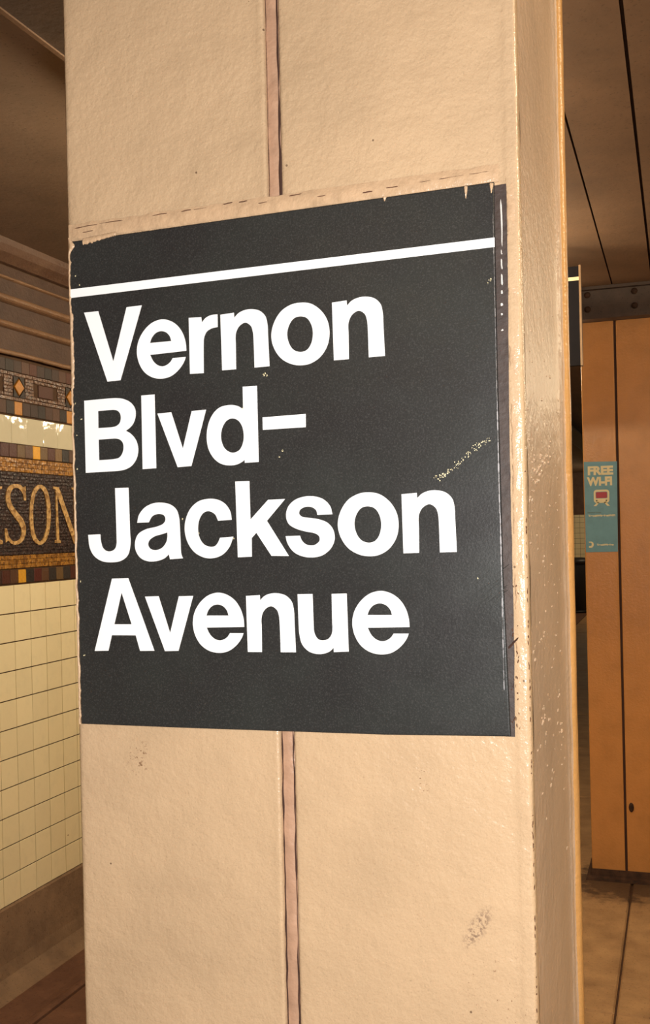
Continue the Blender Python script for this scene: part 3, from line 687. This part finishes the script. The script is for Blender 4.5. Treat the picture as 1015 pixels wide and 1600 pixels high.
# scratches and chips: flecks of bare metal
m = MB()
def fleck(x, z, r):
    n = len(m.v); k = random.randint(5, 7); a0 = random.random()*6
    for j in range(k):
        a = a0+2*math.pi*j/k; q = r*random.uniform(.5, 1.2); m.v.append((x+q*math.cos(a), .72585, z+q*math.sin(a)*1.2))
    m.f.append(tuple(range(n, n+k))); m.m.append(0)
sp_ = [(-.1631, 1.7702), (-.1546, 1.7754), (-.1443, 1.7832), (-.1335, 1.7931), (-.1239, 1.7976)]
for i in range(95):
    q = random.random()*3.99; k = int(q); f_ = q-k
    fleck(sp_[k][0]+(sp_[k+1][0]-sp_[k][0])*f_+random.gauss(0, .0012), sp_[k][1]+(sp_[k+1][1]-sp_[k][1])*f_+random.gauss(0, .0011), random.uniform(.00015, .0005)*(1.6 if k == 0 else 1))
for x, z in [(-.1206, 1.9093), (-.1222, 1.9088), (-.1230, 1.9068), (-.2932, 1.8555), (-.2917, 1.8534), (-.2935, 1.854), (-.2821, 1.792), (-.28, 1.7967), (-.3648, 1.7469), (-.3508, 1.7357), (-.3213, 1.7312), (-.4572, 1.8432), (-.4528, 1.83), (-.3117, 1.8294), (-.1831, 1.7572), (-.4555, 1.93), (-.4548, 1.945), (-.4515, 1.9375), (-.4565, 1.817), (-.457, 1.79), (-.4563, 1.70), (-.4545, 1.64), (-.135, 1.70), (-.16, 1.72)]:
    for _ in range(2): fleck(x+random.gauss(0, .0004), z+random.gauss(0, .0004), random.uniform(.0003, .0008))
m.build('scratch', M['print_cream'], sg, kind='stuff', label='pale scratches and chips in the enamel')

# ================================================================== far things
hs = empty('hanging_sign', (-.9, 4.31, 2.385), 'black hanging sign half hidden behind the near column at the upper right', 'sign')
extruded('panel', [(-1.45, 2.387), (-.362, 2.385), (-.362, 2.785), (-1.45, 2.787)], 4.3, 4.325, M['black_sign'], hs)
m = MB(); m.box(-1.44, -.362, 4.2985, 4.3005, 2.728, 2.742); m.build('stripe', M['print_cream'], hs)
m = MB(); m.box(-.362, -.354, 4.296, 4.329, 2.383, 2.789); m.build('end_rim', M['sign_rim'], hs)
for x in (-.62, -1.2):
    m = MB(); m.tube([(x, 4.312, 2.78), (x, 4.312, 2.896)], .009, 8); m.build('hanger_rod', M['steel'], hs)

ps = empty('notice', (-.36, 5.247, 1.606), 'teal free internet notice with a train symbol stuck on the orange column', 'poster')
extruded('sheet', [(-.4375, 2.0505), (-.4370, 1.606), (-.2850, 1.6065), (-.2800, 2.047)], 5.2462, 5.2485, M['teal'], ps)
px0, py0 = -.4375, 2.0505      # sheet's top left corner
SX, SZ = .1555/.49, .4440/1.46
def on_sheet(u, v, q): return Vector((px0+u, 5.2458-q, py0+v))
for body, wd, h, v, b in (('FREE', .1210, .0560, -.0640, .0030), ('WI-FI', .1200, .0560, -.1165, .0030)):
    me = text_mesh('lettering', body, h, .0006, lambda a, c, q: on_sheet(a+.0165, c+v, q), b, wd); link('lettering', me, M['print_cream'], ps)
def rrect(x0, x1, z0, z1, r, k=4):
    out = []
    for cx2, cz2, a0 in ((x1-r, z1-r, 0), (x0+r, z1-r, 90), (x0+r, z0+r, 180), (x1-r, z0+r, 270)):
        for i in range(k+1):
            a = math.radians(a0+90*i/k); out.append((cx2+r*math.cos(a), cz2+r*math.sin(a)))
    return out
def flat(name, loops, mat, label=None):
    link(name, curve_mesh(name, loops, .0006, on_sheet), mat, ps, label=label)
flat('train_symbol', [rrect(.044, .118, -.204, -.139, .014), rrect(.053, .109, -.182, -.149, .005)], M['print_cream'], 'cream train symbol')
flat('train_window', [rrect(.055, .107, -.180, -.151, .004)], M['print_red'], 'red windscreen of the train symbol')
for s_ in (0, 1):
    f_ = (lambda x: x) if s_ == 0 else (lambda x: .162-x)
    flat('track', [[(f_(.060), -.200), (f_(.071), -.200), (f_(.055), -.219), (f_(.042), -.219)]], M['print_cream'])
    flat('headlight', [[(f_(.058)+.0035*math.cos(a*.7854), -.1925+.0035*math.sin(a*.7854)) for a in range(8)]], M['teal'])
for body, wd, h, v in (('Network Name:', .066, .0105, -.2530), ('TransitWirelessWiFi', .128, .0125, -.2700), ('TransitWireless', .080, .0120, -.4130)):
    u_ = .012 if 'N' in body else (.054 if v < -.4 else .016)
    me = text_mesh('lettering', body, h, .0006, lambda a, c, q: on_sheet(a+u_, c+v, q), .0006, wd); link('lettering', me, M['print_grey'] if v > -.26 else M['print_cream'], ps)
arc = [(.016, -.423), (.016, -.414), (.026, -.414), (.029, -.410), (.029, -.402), (.026, -.398), (.016, -.398), (.016, -.393), (.030, -.393), (.036, -.397), (.039, -.404), (.039, -.410), (.036, -.417), (.030, -.423)]
flat('emblem', [arc], M['print_cream'], 'cream round emblem')

lb = empty('litter_bin', (-1.98, 21.4, 0), 'black litter bin standing far down the platform by the wall', 'bin')
m = MB(); m.lathe((-1.98, 21.4, 0), [(.001, .02), (.22, .02), (.24, .05), (.285, .98), (.28, 1.0), (.25, 1.0)], 28); m.build('body', M['bin'], lb, True)
m = MB(); m.lathe((-1.98, 21.4, 0), [(.25, .985), (.30, .985), (.31, 1.02), (.30, 1.06), (.24, 1.095), (.15, 1.105), (.15, 1.02)], 28); m.build('rim', M['bin'], lb, True)
m = MB(); m.lathe((-1.98, 21.4, 0), [(.2, 0), (.245, 0), (.245, .05), (.2, .05)], 28); m.build('foot_ring', M['bin'], lb, True)
